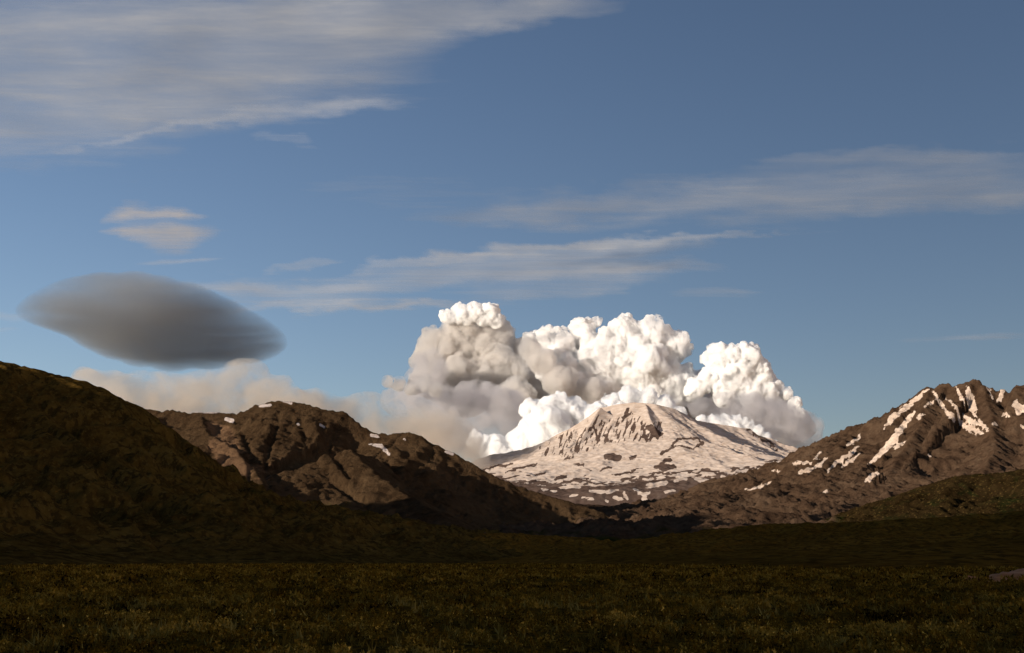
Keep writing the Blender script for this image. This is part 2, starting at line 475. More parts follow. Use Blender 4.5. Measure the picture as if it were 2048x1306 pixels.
build_mountain('rocky_mountain', 'steep brown rocky mountain on the right with long snow gullies below its jagged top', right_mat,
    [crest([(1440, 1010), (1480, 975), (1520, 950), (1562, 930), (1580, 905), (1600, 902), (1640, 905), (1668, 900), (1690, 872), (1712, 861), (1735, 858), (1770, 832), (1800, 808), (1835, 786), (1858, 773)], 7400, 6300, .7),
     crest([(1858, 771), (1868, 776), (1880, 767), (1895, 764), (1904, 775), (1918, 768), (1930, 762), (1947, 759), (1960, 764), (1970, 785), (1984, 774), (1994, 784), (2008, 776), (2018, 786), (2032, 768), (2060, 772), (2140, 750), (2250, 740), (2400, 800)], 6300, 5900, .7),
     crest([(1858, 773), (1840, 850), (1790, 930), (1740, 990), (1680, 1040)], 6300, 4400, .55),
     crest([(1965, 768), (1985, 850), (1990, 900), (1960, 960), (1900, 1010)], 6100, 4200, .55),
     crest([(2060, 772), (2090, 860), (2090, 930), (2060, 990)], 6000, 4100, .55),
     crest([(1690, 872), (1660, 930), (1600, 985), (1560, 1020)], 6900, 5400, .6)],
    (-500, 4400), (2600, 8400), 8.0, (.95, 1.0), (72, 300), snow=right_snow, green=right_green, rust=right_rust, seed=21, crest_rough=1.7, gul=.5)

# ---- mid left brown mountain ------------------------------------------------------
left_mat = mountain_mat('brown_hill_rock', 220, [(.032, .019, .010), (.062, .037, .019), (.085, .052, .027), (.11, .072, .04)], GREEN, RUST, snow=(.62, .54, .5), snow_noise=.4)
LEFT_SNOW = [(4, [(452, 838), (465, 842)]), (3, [(385, 824), (420, 824), (478, 822)]), (3, [(520, 812), (540, 810)]), (3, [(568, 802), (582, 806)]), (2.5, [(595, 848), (597, 849)]), (2.5, [(640, 850), (648, 854)]),
             (3, [(742, 870), (756, 873)]), (4, [(738, 888), (762, 892), (775, 902)]), (3, [(768, 900), (778, 908)]), (2, [(808, 878), (811, 880)]), (3, [(892, 903), (905, 908)])]
def left_snow(px, py, H):
    return strokes(px + 2 * noise2(px / 7, py / 7, 33), py + 1.5 * noise2(px / 6, py / 6, 34), LEFT_SNOW, 3.0)
def left_green(px, py, H):
    return -.05 + (py - np.interp(px, [300, 480, 640, 760, 900, 1100], [960, 1000, 950, 985, 1020, 1040])) / 110
def left_rust(px, py, H):
    return strokes(px + 5 * noise2(px / 20, py / 20, 41), py, [(17, [(425, 890), (455, 912), (490, 938)]), (12, [(420, 850), (450, 870), (470, 900)])], 14) + .25 * strokes(px, py, [(60, [(450, 860), (540, 960)])], 60)
build_mountain('brown_mountain', 'reddish brown mountain with small snow spots on its knobbly crest behind the grassy left slope', left_mat,
    [crest([(120, 800), (250, 812), (325, 822), (345, 818), (375, 826), (430, 824), (475, 828), (505, 815), (535, 804), (570, 802), (600, 806), (640, 815), (690, 826), (715, 845), (740, 862), (770, 868), (800, 864), (820, 864), (850, 876), (900, 903), (940, 926), (985, 952), (1040, 972), (1100, 992), (1180, 1015), (1260, 1050), (1330, 1085)], 5200, 4600, .6),
     crest([(700, 900), (800, 985), (900, 1040), (1000, 1085)], 4300, 3200, .35),
     crest([(400, 826), (420, 870), (470, 900), (510, 945), (545, 1000), (590, 1050)], 5100, 3300, .45)],
    (-3200, 1300), (2000, 6800), 6.5, (.95, 1.0), (42, 260), gul=.3, crest_rough=2.0, carve=[(7, 22, [(650, 950), (700, 985), (760, 1025), (850, 1075)]), (6, 18, [(560, 830), (540, 890), (530, 940), (545, 1000)]), (6, 16, [(640, 850), (660, 900), (700, 950)]),
     (5, 14, [(760, 905), (800, 950), (860, 1000), (940, 1040)]), (5, 12, [(880, 920), (930, 970), (1010, 1010)]), (5, 14, [(480, 850), (500, 900), (500, 960)]), (5, 12, [(600, 830), (610, 880), (640, 930)])], snow=left_snow, green=left_green, rust=left_rust, seed=31)

# ---- near left grassy slope ---------------------------------------------------------
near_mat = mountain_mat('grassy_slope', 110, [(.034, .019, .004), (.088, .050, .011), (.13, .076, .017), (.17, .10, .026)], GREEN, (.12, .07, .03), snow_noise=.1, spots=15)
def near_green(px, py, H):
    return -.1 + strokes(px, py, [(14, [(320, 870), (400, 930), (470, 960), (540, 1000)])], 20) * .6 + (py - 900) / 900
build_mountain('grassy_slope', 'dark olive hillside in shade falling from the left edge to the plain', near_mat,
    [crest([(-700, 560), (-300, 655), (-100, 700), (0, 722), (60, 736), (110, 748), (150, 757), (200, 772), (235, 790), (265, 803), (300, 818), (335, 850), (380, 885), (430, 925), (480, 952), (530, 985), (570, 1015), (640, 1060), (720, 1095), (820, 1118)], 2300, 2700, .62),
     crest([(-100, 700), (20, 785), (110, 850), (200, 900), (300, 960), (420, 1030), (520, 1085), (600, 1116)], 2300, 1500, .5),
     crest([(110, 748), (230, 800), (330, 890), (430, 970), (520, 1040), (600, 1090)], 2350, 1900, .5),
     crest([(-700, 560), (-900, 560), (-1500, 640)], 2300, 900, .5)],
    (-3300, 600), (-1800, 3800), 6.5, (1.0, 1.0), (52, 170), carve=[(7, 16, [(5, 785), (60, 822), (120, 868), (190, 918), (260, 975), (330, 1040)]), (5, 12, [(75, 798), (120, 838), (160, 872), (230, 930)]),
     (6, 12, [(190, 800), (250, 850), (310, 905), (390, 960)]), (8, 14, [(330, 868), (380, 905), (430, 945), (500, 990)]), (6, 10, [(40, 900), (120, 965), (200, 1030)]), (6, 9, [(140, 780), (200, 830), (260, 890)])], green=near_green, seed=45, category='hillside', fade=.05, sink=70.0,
    world_ridges=[[(-2350, 1500, 390, .9), (-1900, 1350, 260, 1.0), (-1850, 900, 430, 1.2), (-1900, 200, 560, 1.3), (-1950, -800, 600, 1.3), (-1950, -1500, 600, 1.3)]])  # unseen ridge left of the frame, added and raised to shade the plain

# ---- near right green spur + low bench --------------------------------------------------
spur_mat = mountain_mat('green_spur', 120, [(.012, .007, .002), (.022, .013, .005), (.034, .021, .008), (.045, .029, .012)], [(.008, .010, .003), (.020, .021, .006)], (.12, .07, .03), snow_noise=.1, spots=16)  # shade on the spur is put into these dark rock and green colours
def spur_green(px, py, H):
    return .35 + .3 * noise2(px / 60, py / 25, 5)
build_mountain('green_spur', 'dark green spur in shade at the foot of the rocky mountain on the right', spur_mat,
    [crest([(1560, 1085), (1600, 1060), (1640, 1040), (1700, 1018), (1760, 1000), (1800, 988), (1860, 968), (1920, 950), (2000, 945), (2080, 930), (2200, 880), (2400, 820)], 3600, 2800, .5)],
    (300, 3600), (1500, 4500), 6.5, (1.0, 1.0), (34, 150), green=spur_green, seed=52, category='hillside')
bench_mat = mountain_mat('tundra_bench', 90, [(.070, .032, .005), (.165, .077, .011), (.23, .11, .017), (.28, .14, .026)], GREEN, (.12, .07, .03), snow_noise=.1, spots=11)
build_mountain('low_bench', 'low dark brown bench of tundra rising beyond the plain on the right', bench_mat,
    [crest([(1180, 1118), (1260, 1100), (1340, 1082), (1420, 1064), (1500, 1052), (1580, 1047), (1660, 1046), (1800, 1040), (1950, 1030), (2100, 1018), (2300, 1000), (2500, 990)], 2900, 1900, .12)],
    (-100, 3200), (300, 4100), 8.0, (1.0, 1.0), (16, 110), green=lambda px, py, H: -.5 + 0 * px, seed=61, category='hillside')
build_mountain('valley_rise', 'low dark olive rise at the far end of the plain between the mountain feet', bench_mat,
    [crest([(380, 1112), (560, 1088), (700, 1078), (850, 1070), (1000, 1066), (1150, 1074), (1260, 1080), (1360, 1092), (1460, 1112)], 2900, 3100, .14)],
    (-1700, 1400), (900, 4600), 8.0, (1.0, 1.0), (20, 130), green=lambda px, py, H: -.5 + 0 * px, seed=66, category='hillside')

# ------------------------------------------------------------------ plain
gm, nt, out = new_mat('tundra_ground')
t = NT(nt); o_ = t.obj()
n1 = t.noise(o_, 1 / 60, 6, .6); n2 = t.noise(o_, 1 / 5.0, 6, .65); n3 = t.noise(o_, 1 / .6, 5, .7)
c = t.ramp(t.math('ADD', t.math('MULTIPLY', n1, .55), t.math('MULTIPLY', n2, .45)), [(.36, (.045, .025, .002)), (.48, (.13, .060, .005)), (.58, (.19, .09, .008)), (.70, (.19, .088, .014))])
c = t.mixc(t.ramp(n3, [(.40, 0.0), (.6, 1.0)]), c, (.018, .015, .005))
c = t.mixc(t.ramp(n2, [(.54, 0.0), (.62, .6)]), c, (.018, .014, .003))
b = t.n('ShaderNodeBsdfPrincipled'); b.inputs['Roughness'].default_value = 1.0; b.inputs['Specular IOR Level'].default_value = 0.0
t.l(c, b.inputs['Base Color'])
bp = t.n('ShaderNodeBump'); bp.inputs['Strength'].default_value = 1; bp.inputs['Distance'].default_value = .5
t.l(t.math('ADD', n2, t.math('MULTIPLY', n3, .35)), bp.inputs['Height']); t.l(bp.outputs[0], b.inputs['Normal'])
t.l(b.outputs[0], out.inputs[0])
u = np.linspace(-1, 1, 620)
gx = np.sinh(u * 7.2) * 45.0
v = np.linspace(0, 1, 760)
gy = np.concatenate([-np.sinh(np.linspace(6.5, .05, 60)) * 60, 0 + np.sinh(v * 7.4) * 55.0])
GX, GY = np.meshgrid(gx, gy)
R = np.hypot(GX, GY)
def ground_h(x, y):
    r = np.hypot(x, y)
    f1 = np.clip(1 - r / 2500, 0, 1)
    return (0.9 * fbm2(x / 130, y / 130, 3, 71) * f1 + .22 * fbm2(x / 9, y / 9, 4, 72) * np.clip(1 - r / 700, 0, 1)) * np.clip(r / 30, .3, 1)
GZ = ground_h(GX, GY)
g = mesh_from('plain', np.stack([GX, GY, GZ], -1).reshape(-1, 3), grid_faces(len(gx), len(gy)), gm, True)
tag(g, 'flat dark olive tundra plain reaching from the viewer to the mountains', 'plain', kind='structure')

# reddish bank at the right edge
bm_, nt, out = new_mat('red_earth'); t = NT(nt); o_ = t.obj()
c = t.ramp(t.noise(t.mapping(o_, (.3, .3, 3)), 1.2, 6, .6), [(.35, (.34, .115, .035)), (.65, (.55, .22, .085))])
b = t.n('ShaderNodeBsdfPrincipled'); b.inputs['Roughness'].default_value = 1.0; t.l(c, b.inputs['Base Color']); t.l(b.outputs[0], out.inputs[0])
bx0, by0, _ = at(2040, 1163, 195)
nx, ny = 90, 50
X, Y = np.meshgrid(np.linspace(-11, 26, nx), np.linspace(-9, 9, ny))
ed = 1 - np.clip(np.hypot((X - 8) / 15, Y / 8) * (1 + .35 * fbm2(X / 5, Y / 4, 3, 93)), 0, 1) ** 2
Hb = 2.7 * np.clip(ed, 0, 1) ** .6 * (1 + .25 * fbm2(X / 6, Y / 4, 4, 91)) - .35
Hb = Hb + ground_h(X + bx0, Y + by0)
o = mesh_from('earth_bank', np.stack([X + bx0, Y + by0, Hb], -1).reshape(-1, 3), grid_faces(nx, ny), bm_, True)
tag(o, 'low bare reddish earth bank rising from the plain at the right edge', 'bank', kind='structure')

# ------------------------------------------------------------------ tundra vegetation (stuff)
rng = np.random.default_rng(7)
def leaf_mat(name, c1, c2, c3):
    m, nt, out = new_mat(name); t = NT(nt)
    geo = t.n('ShaderNodeAttribute'); geo.attribute_name = 'tone'
    c = t.ramp(geo.outputs['Fac'], [(0.0, c1), (.5, c2), (.92, c3), (1.0, tuple(min(1, k * 1.9) for k in c3))])
    d = t.n('ShaderNodeBsdfDiffuse'); tr = t.n('ShaderNodeBsdfTranslucent'); mx = t.n('ShaderNodeMixShader'); mx.inputs[0].default_value = .25
    t.l(c, d.inputs[0]); t.l(c, tr.inputs[0]); t.l(d.outputs[0], mx.inputs[1]); t.l(tr.outputs[0], mx.inputs[2]); t.l(mx.outputs[0], out.inputs[0])
    return m

def scatter_points(y0, y1, dens, margin=1.25, clump=None):
    W1 = .47 * y1 * margin + 30                 # wider than the frame, thinned to the view wedge plus a 30 m border
    n = int(2 * W1 * (y1 - y0) * dens)
    y = rng.uniform(y0, y1, n); x = rng.uniform(-1, 1, n) * W1
    k = np.abs(x) < .47 * y * margin + 30
    x, y = x[k], y[k]; n = len(x)
    if clump is not None:
        k = fbm2(x / clump, y / clump, 3, 55) + rng.normal(0, .15, n) > -.06
        x, y = x[k], y[k]
    return x, y

def shrubs(name, label, cat, bands, mat, seed, up=.5):
    r = np.random.default_rng(seed)
    CO = []; TONE = []
    for (y0, y1, dens, rad, hgt, nleaf, lsize, cl) in bands:
        x, y = scatter_points(y0, y1, dens, clump=cl)
        n = len(x)
        z = ground_h(x, y)
        sc = np.clip(r.lognormal(0, .35, n), .4, 1.7)
        tone = np.clip(.42 + .42 * fbm2(x / 11, y / 11, 4, 88) + r.normal(0, .12, n), 0, 1)
        X = np.repeat(x, nleaf); Yv = np.repeat(y, nleaf); Z = np.repeat(z, nleaf); S = np.repeat(sc, nleaf); T = np.repeat(tone, nleaf)
        m = len(X)
        th = r.uniform(0, 2 * np.pi, m); rr = np.sqrt(r.uniform(0, 1, m)); hh = np.sqrt(np.clip(1 - rr ** 2, 0, 1)) * r.uniform(.35, 1.05, m)
        cx = X + rad * S * rr * np.cos(th); cy = Yv + rad * S * rr * np.sin(th); cz = Z + hgt * S * hh
        # triangle leaves with random orientation
        d1 = r.normal(0, 1, (m, 3)); d1[:, 2] = np.abs(d1[:, 2]) * (1 + up * 2); d1 /= np.linalg.norm(d1, axis=1)[:, None]
        d2 = r.normal(0, 1, (m, 3)); d2 -= (d2 * d1).sum(1)[:, None] * d1; d2 /= np.linalg.norm(d2, axis=1)[:, None]
        ls = (lsize * r.uniform(.5, 1.3, m) * S)[:, None]
        P = np.stack([cx, cy, cz], -1)
        wd = .55 - .38 * up
        CO.append(np.stack([P - d2 * ls * wd, P + d2 * ls * wd, P + d1 * ls * (1.0 + up)], 1).reshape(-1, 3))
        tl = np.clip(T + r.normal(0, .14, m), 0, .9)
        tl = np.where(r.uniform(0, 1, m) < .012, 1.0, tl) if lsize < .13 else np.minimum(tl, .72)
        TONE.append(np.repeat(tl, 3))
    co = np.concatenate(CO); f = np.arange(len(co)).reshape(-1, 3)
    o = mesh_from(name, co, f, mat, False, {'tone': np.concatenate(TONE)})
    tag(o, label, cat, kind='stuff')
    return o
sm = leaf_mat('shrub_leaves', (.005, .003, .001), (.175, .090, .008), (.50, .29, .05))
shrubs('tundra_shrubs', 'low dark olive shrubs covering the plain', 'shrubs',
       [(26, 75, 1.5, .34, .38, 60, .085, 4), (75, 160, .55, .55, .45, 34, .15, 7), (160, 420, .12, 1.1, .6, 18, .34, 16), (420, 1100, .020, 2.2, .7, 12, .7, 40)], sm, 5, .25)
gr = leaf_mat('grass_blades', (.035, .022, .003), (.18, .11, .018), (.42, .29, .08))
shrubs('grass', 'thin tan and olive grass blades between the low shrubs', 'grass',
       [(24, 60, 2.2, .10, .08, 9, .17, 3), (60, 120, .7, .2, .1, 7, .22, 6)], gr, 6, 1.0)

# ------------------------------------------------------------------ clouds
def vol_mat(name, col, dens, aniso=0.3, puffy=False, layers=False):
    m, nt, out = new_mat(name); t = NT(nt)
    v = t.n('ShaderNodeVolumePrincipled'); v.inputs['Color'].default_value = (*col, 1); v.inputs['Density'].default_value = dens
    v.inputs['Anisotropy'].default_value = aniso
    if layers:
        n = t.noise(t.mapping(t.obj(), (.25, .5, 2.2)), 1 / 700., 6, .6, .3)
        t.l(t.math('MULTIPLY', t.ramp(n, [(.32, .15), (.64, 1.0)]), dens * 1.6), v.inputs['Density'])
        m.cycles.volume_step_rate = .5
    if puffy:
        o_ = t.obj()
        n = t.noise(o_, 1 / 300., 8, .70, .5)
        t.l(t.math('MULTIPLY', t.ramp(n, [(.41, 0.0), (.60, 1.0)]), dens * 2.6), v.inputs['Density'])
        m.cycles.volume_step_rate = .3
    t.l(v.outputs[0], out.inputs['Volume'])
    return m

def puff_mat(name, col=(.97, .96, .96), trans=.45, bump=25, sc=260):
    m, nt, out = new_mat(name); t = NT(nt); o_ = t.obj()
    d = t.n('ShaderNodeBsdfDiffuse'); tr = t.n('ShaderNodeBsdfTranslucent'); mx = t.n('ShaderNodeMixShader'); mx.inputs[0].default_value = trans
    d.inputs[0].default_value = (*col, 1); tr.inputs[0].default_value = (*col, 1)
    n = t.noise(o_, 1 / sc, 8, .6)
    bp = t.n('ShaderNodeBump'); bp.inputs['Strength'].default_value = .8; bp.inputs['Distance'].default_value = bump
    t.l(n, bp.inputs['Height']); t.l(bp.outputs[0], d.inputs['Normal'])
    t.l(d.outputs[0], mx.inputs[1]); t.l(tr.outputs[0], mx.inputs[2]); t.l(mx.outputs[0], out.inputs[0])
    return m

_b = bmesh.new(); bmesh.ops.create_icosphere(_b, subdivisions=3, radius=1.0)
ICO_V = np.array([v.co[:] for v in _b.verts]); ICO_F = np.array([[v.index for v in f.verts] for f in _b.faces]); _b.free()

def cloud(name, label, mat, blobs, Y, seed, voxel=12.5, kids=(13, 7), depth=1.0, disp=30.0, kid_r=(.30, .50), group=None, floor_px=None, squash=1.0, kind=None):
    r = np.random.default_rng(seed)
    S = []
    for (px, py, rp, *dz) in blobs:
        yy = Y + (dz[0] if dz else 0)
        x, y, z = at(px, py, yy)
        R_ = rp * 1.09 * yy / FPX
        S.append((x, y, z, R_))
        for k in range(kids[0]):
            th = r.uniform(0, 2 * np.pi); cz = r.uniform(-.45, 1); s = math.sqrt(1 - cz * cz)
            d = np.array([s * math.cos(th), s * math.sin(th), cz])
            r1 = R_ * r.uniform(*kid_r)
            p1 = np.array([x, y, z]) + d * (R_ - r1 * .50)
            S.append((*p1, r1))
            for j in range(kids[1]):
                d2 = r.normal(0, 1, 3) + d * 1.0; d2 /= np.linalg.norm(d2)
                r2 = r1 * r.uniform(.28, .5)
                S.append((*(p1 + d2 * (r1 - r2 * .45)), r2))
    S = np.array(S)
    c0 = S[:, :3].mean(0)
    S[:, :3] -= c0
    co = (ICO_V[None] * S[:, 3, None, None] * np.array([1, depth, squash]) + S[:, None, :3]).reshape(-1, 3)
    f = (ICO_F[None] + (np.arange(len(S)) * len(ICO_V))[:, None, None]).reshape(-1, 3)
    tmp = mesh_from('tmp', co, f, mat, True)
    md = tmp.modifiers.new('r', 'REMESH'); md.mode = 'VOXEL'; md.voxel_size = voxel; md.use_smooth_shade = True
    dg = bpy.context.evaluated_depsgraph_get()
    me = bpy.data.meshes.new_from_object(tmp.evaluated_get(dg))
    om = tmp.data
    bpy.data.objects.remove(tmp); bpy.data.meshes.remove(om)
    n = len(me.vertices)
    co = np.empty(n * 3, np.float32); me.vertices.foreach_get('co', co); co = co.reshape(-1, 3).astype(float)
    no = np.empty(n * 3, np.float32); me.vertices.foreach_get('normal', no); no = no.reshape(-1, 3)
    s1 = disp * 9; w = co + c0
    dd = disp * (noise3(w[:, 0] / s1, w[:, 1] / s1, w[:, 2] / s1, seed) * 1.3 + (.5 - np.abs(noise3(w[:, 0] / s1 * 2.3, w[:, 1] / s1 * 2.3, w[:, 2] / s1 * 2.3, seed + 3))) * 1.2)
    co = co + no * dd[:, None]
    me.vertices.foreach_set('co', co.astype(np.float32).ravel()); me.update()
    me.name = name
    o = bpy.data.objects.new(name, me); COL.objects.link(o); o.location = c0
    if not me.materials: me.materials.append(mat)
    tag(o, label, 'cloud', group, kind)
    return o

white = vol_mat('cumulus_white', (.998, .997, .996), .030, .3, True)
bright = vol_mat('cumulus_dense', (1.0, 1.0, 1.0), .040, .2, True)
shadowed = vol_mat('cumulus_grey', (.915, .90, .885), .0085, .35, True)  # shade on the cumulus body is put into this grey albedo
G = 'cumulus clouds around the volcano'
cloud('cumulus_cloud', 'shaded grey cumulus body beneath the white cap, left of the largest sunlit cumulus', shadowed,
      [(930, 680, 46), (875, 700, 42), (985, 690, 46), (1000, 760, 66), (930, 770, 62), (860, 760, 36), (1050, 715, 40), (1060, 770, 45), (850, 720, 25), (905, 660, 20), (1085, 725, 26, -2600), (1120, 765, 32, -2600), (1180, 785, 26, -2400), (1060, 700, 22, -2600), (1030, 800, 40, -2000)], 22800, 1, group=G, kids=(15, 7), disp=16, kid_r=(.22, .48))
cloud('cumulus_cloud', 'small peach tinted cumulus puffs trailing at the far left of the shaded grey cloud', shadowed,
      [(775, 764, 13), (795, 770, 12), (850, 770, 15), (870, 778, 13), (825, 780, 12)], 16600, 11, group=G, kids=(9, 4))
cloud('cumulus_cloud', 'dazzling white flat bottomed cap crowning the shaded grey cumulus', bright,
      [(895, 634, 15), (922, 628, 19), (950, 624, 20), (978, 628, 20), (992, 640, 13), (935, 636, 14), (965, 638, 14)], 22300, 12, group=G, kids=(8, 5), kid_r=(.25, .42))
cloud('cumulus_cloud', 'largest sunlit cumulus directly above the summit of the snowy volcano', white,
      [(1090, 678, 22), (1165, 664, 24), (1192, 645, 11), (1250, 666, 30), (1300, 672, 34), (1345, 694, 32), (1280, 735, 56), (1200, 720, 46), (1120, 735, 38), (1200, 780, 44), (1340, 760, 36), (1290, 790, 36), (1060, 680, 14), (1370, 750, 20), (1120, 690, 30), (1230, 700, 40), (1160, 770, 40), (1380, 780, 26), (1330, 800, 34)], 21000, 2, group=G, kids=(18, 10), kid_r=(.22, .45), disp=20)
cloud('cumulus_cloud', 'rounded bright cumulus right of the volcano summit with small puffs down its right side', bright,
      [(1440, 716, 30), (1485, 728, 38), (1520, 750, 26), (1460, 762, 34), (1420, 760, 22), (1395, 778, 20), (1500, 785, 28), (1553, 770, 12), (1572, 786, 12), (1588, 808, 11), (1598, 826, 9), (1450, 790, 26), (1535, 785, 20)], 20500, 3, group=G, kids=(18, 10), kid_r=(.22, .42))
cloud('cumulus_cloud', 'low dazzling white cumulus rising directly behind the left flank of the volcano', bright,
      [(955, 880, 16), (990, 905, 26), (1062, 818, 18), (1092, 820, 20), (1120, 802, 16), (1150, 828, 28), (1185, 848, 36), (1040, 890, 30), (1100, 865, 52), (1222, 803, 14), (1258, 790, 17), (1295, 795, 16), (1330, 812, 16), (1362, 826, 12), (1250, 848, 36), (1010, 925, 28), (1350, 830, 14)], 15600, 4, voxel=10, disp=20, group=G)
cloud('cumulus_cloud', 'low bright strip of cumulus just above the right shoulder of the volcano', bright,
      [(1405, 842, 9), (1428, 842, 12), (1450, 840, 12), (1472, 842, 12), (1495, 850, 12), (1515, 864, 12), (1532, 876, 10), (1548, 888, 8), (1470, 862, 16), (1440, 856, 14)], 15600, 5, voxel=9, disp=16, kids=(16, 8), kid_r=(.18, .38), group=G)
cloud('cumulus_cloud', 'grey shaded cumulus base showing between the volcano shoulder and the bright heaps above it', shadowed,
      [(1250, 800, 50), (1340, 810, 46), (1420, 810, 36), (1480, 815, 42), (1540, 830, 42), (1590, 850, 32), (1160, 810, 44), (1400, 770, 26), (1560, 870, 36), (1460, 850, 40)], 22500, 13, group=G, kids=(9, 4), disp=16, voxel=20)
greyv = vol_mat('grey_mist', (.90, .88, .88), .0020, .3, True)
cloud('mist_cloud', 'soft grey mist hanging beneath the shaded grey cumulus on the left of the volcano', greyv,
      [(860, 800, 50), (930, 825, 56), (1000, 830, 56), (800, 800, 30), (900, 870, 50), (860, 740, 40), (960, 860, 50)], 17500, 6, voxel=40, kids=(8, 0), disp=60, group='soft mist under the cumulus')
cloud('mist_cloud', 'soft grey mist beneath the rounded cumulus, above the dark saddle right of the volcano', greyv,
      [(1450, 830, 34), (1500, 835, 45), (1560, 850, 50), (1600, 870, 44), (1530, 880, 45), (1400, 815, 22), (1350, 800, 20)], 17500, 7, voxel=40, kids=(8, 0), disp=60, group='soft mist under the cumulus')
tan = vol_mat('tan_haze_cloud', (.90, .84, .76), .0017, .3, True)
cloud('haze_bank', 'low tan cloud bank behind the crest of the brown mountain on the left', tan,
      [(180, 830, 80), (250, 820, 85), (330, 820, 85), (400, 815, 80), (470, 812, 80), (540, 820, 80), (610, 845, 80), (680, 860, 75), (750, 875, 80), (830, 895, 80), (900, 925, 70), (290, 850, 80), (430, 850, 80), (570, 870, 80)], 11500, 8, voxel=60, kids=(3, 0), disp=80, squash=.8)

# lenticular cloud
def lens_cloud():
    outline = [(28, 632), (60, 600), (110, 572), (170, 556), (240, 551), (310, 554), (360, 566), (430, 592), (490, 622), (540, 650), (568, 676), (560, 700), (520, 718), (460, 727), (380, 732), (300, 730), (240, 718), (190, 700), (140, 668), (80, 648)]
    pc = np.array([300.0, 645.0]); Y0 = 18900.0
    ang = np.array([math.atan2(p[1] - pc[1], p[0] - pc[0]) for p in outline]); rad = np.array([math.hypot(p[0] - pc[0], p[1] - pc[1]) for p in outline])
    s = np.argsort(ang); ang, rad = ang[s], rad[s]
    nt_, nr = 160, 26
    th = np.linspace(-math.pi, math.pi, nt_, endpoint=False)
    rr = np.interp(th, ang, rad, period=2 * math.pi)
    for _k in range(2): rr = (rr + np.roll(rr, 1) + np.roll(rr, -1)) / 3
    rr = rr * 1.05
    co = []; 
    q = np.linspace(0, 1, nr + 1)[1:]
    q = np.sin(q * math.pi / 2)
    def pt(q_, side):
        px = pc[0] + q_ * rr * np.cos(th); py = pc[1] + q_ * rr * np.sin(th)
        # lower pixels lie nearer: an inclined disc, then thickened across
        Yv = Y0 + (py - pc[1]) * 14.0
        x, y, z = at(px, py, Yv)
        tk = 480 * np.sqrt(np.clip(1 - q_ ** 2, 0, 1)) ** 1.6
        return np.stack([x, y + side * tk * 2.2, z + side * tk * .18], -1)
    rings = []
    for side in (1, -1):
        x, y, z = at(pc[0], pc[1], Y0)
        rings.append(np.array([[x, y + side * 480 * 2.2, z + side * 480 * .18]]))
        for q_ in (q if side == 1 else q[:-1]):
            rings.append(pt(q_, side))
    co = np.concatenate(rings)
    F_ = []
    top0 = 0; base = 1; 
    T = [1 + k * nt_ for k in range(nr)]
    b0 = 1 + nr * nt_; B = [b0 + 1 + k * nt_ for k in range(nr - 1)] + [T[-1]]
    for c_, L in ((0, T), (b0, B)):
        for j in range(nt_):
            F_.append((c_, L[0] + j, L[0] + (j + 1) % nt_))
        for k in range(nr - 1):
            for j in range(nt_):
                a, b_, c2, d_ = L[k] + j, L[k] + (j + 1) % nt_, L[k + 1] + (j + 1) % nt_, L[k + 1] + j
                F_.append((a, b_, c2)); F_.append((a, c2, d_))
    c0 = co.mean(0)
    o = mesh_from('lenticular_cloud', co - c0, np.array(F_), vol_mat('lens_grey', (.77, .76, .74), .0024, .68, layers=True), True)  # shade of the lens cloud is put into its grey albedo
    b_ = bmesh.new(); b_.from_mesh(o.data); bmesh.ops.recalc_face_normals(b_, faces=b_.faces); b_.to_mesh(o.data); b_.free()
    o.location = c0
    tag(o, 'large smooth dark grey lens shaped cloud hanging above the left hills', 'cloud')
lens_cloud()

# high thin clouds: sheets of ice cloud at altitude
def ice_mat(name, col, sc, lo, hi, aniso=(.22, 1.0, 1.0), rot=0.0):
    m, nt, out = new_mat(name); t = NT(nt); o_ = t.obj()
    n = t.noise(t.mapping(o_, aniso, (0, 0, rot)), 1 / sc, 9, .62, .4)
    k = t.ramp(n, [(lo, 0.0), (hi, 1.0)])
    n2 = t.noise(t.mapping(o_, (aniso[0] * .6, 1.0, 1.0), (0, 0, rot * .6)), 5.5 / sc, 6, .62, .3)
    k = t.math('MULTIPLY', k, t.ramp(n2, [(.30, .45), (.62, 1.0)]))
    den = t.attr('veil')
    a = t.math('MULTIPLY', den, t.math('ADD', .48, t.math('MULTIPLY', k, .60)), True)
    a = t.math('SUBTRACT', a, t.math('MULTIPLY', t.math('SUBTRACT', 1.0, k), t.math('MULTIPLY', .18, t.math('SUBTRACT', 1.0, den))), True)
    d = t.n('ShaderNodeBsdfDiffuse'); tr = t.n('ShaderNodeBsdfTranslucent'); mx = t.n('ShaderNodeMixShader'); mx.inputs[0].default_value = .6
    d.inputs[0].default_value = (*col, 1); tr.inputs[0].default_value = (*col, 1)
    cn = t.n('ShaderNodeCombineXYZ'); cn.inputs[0].default_value, cn.inputs[1].default_value, cn.inputs[2].default_value = sdir
    cm = t.n('ShaderNodeCombineXYZ'); cm.inputs[0].default_value, cm.inputs[1].default_value, cm.inputs[2].default_value = -sdir
    t.l(cn.outputs[0], d.inputs['Normal']); t.l(cm.outputs[0], tr.inputs['Normal'])
    t.l(d.outputs[0], mx.inputs[1]); t.l(tr.outputs[0], mx.inputs[2])
    tp = t.n('ShaderNodeBsdfTransparent'); mm = t.n('ShaderNodeMixShader')
    t.l(a, mm.inputs[0]); t.l(tp.outputs[0], mm.inputs[1]); t.l(mx.outputs[0], mm.inputs[2]); t.l(mm.outputs[0], out.inputs[0])
    return m

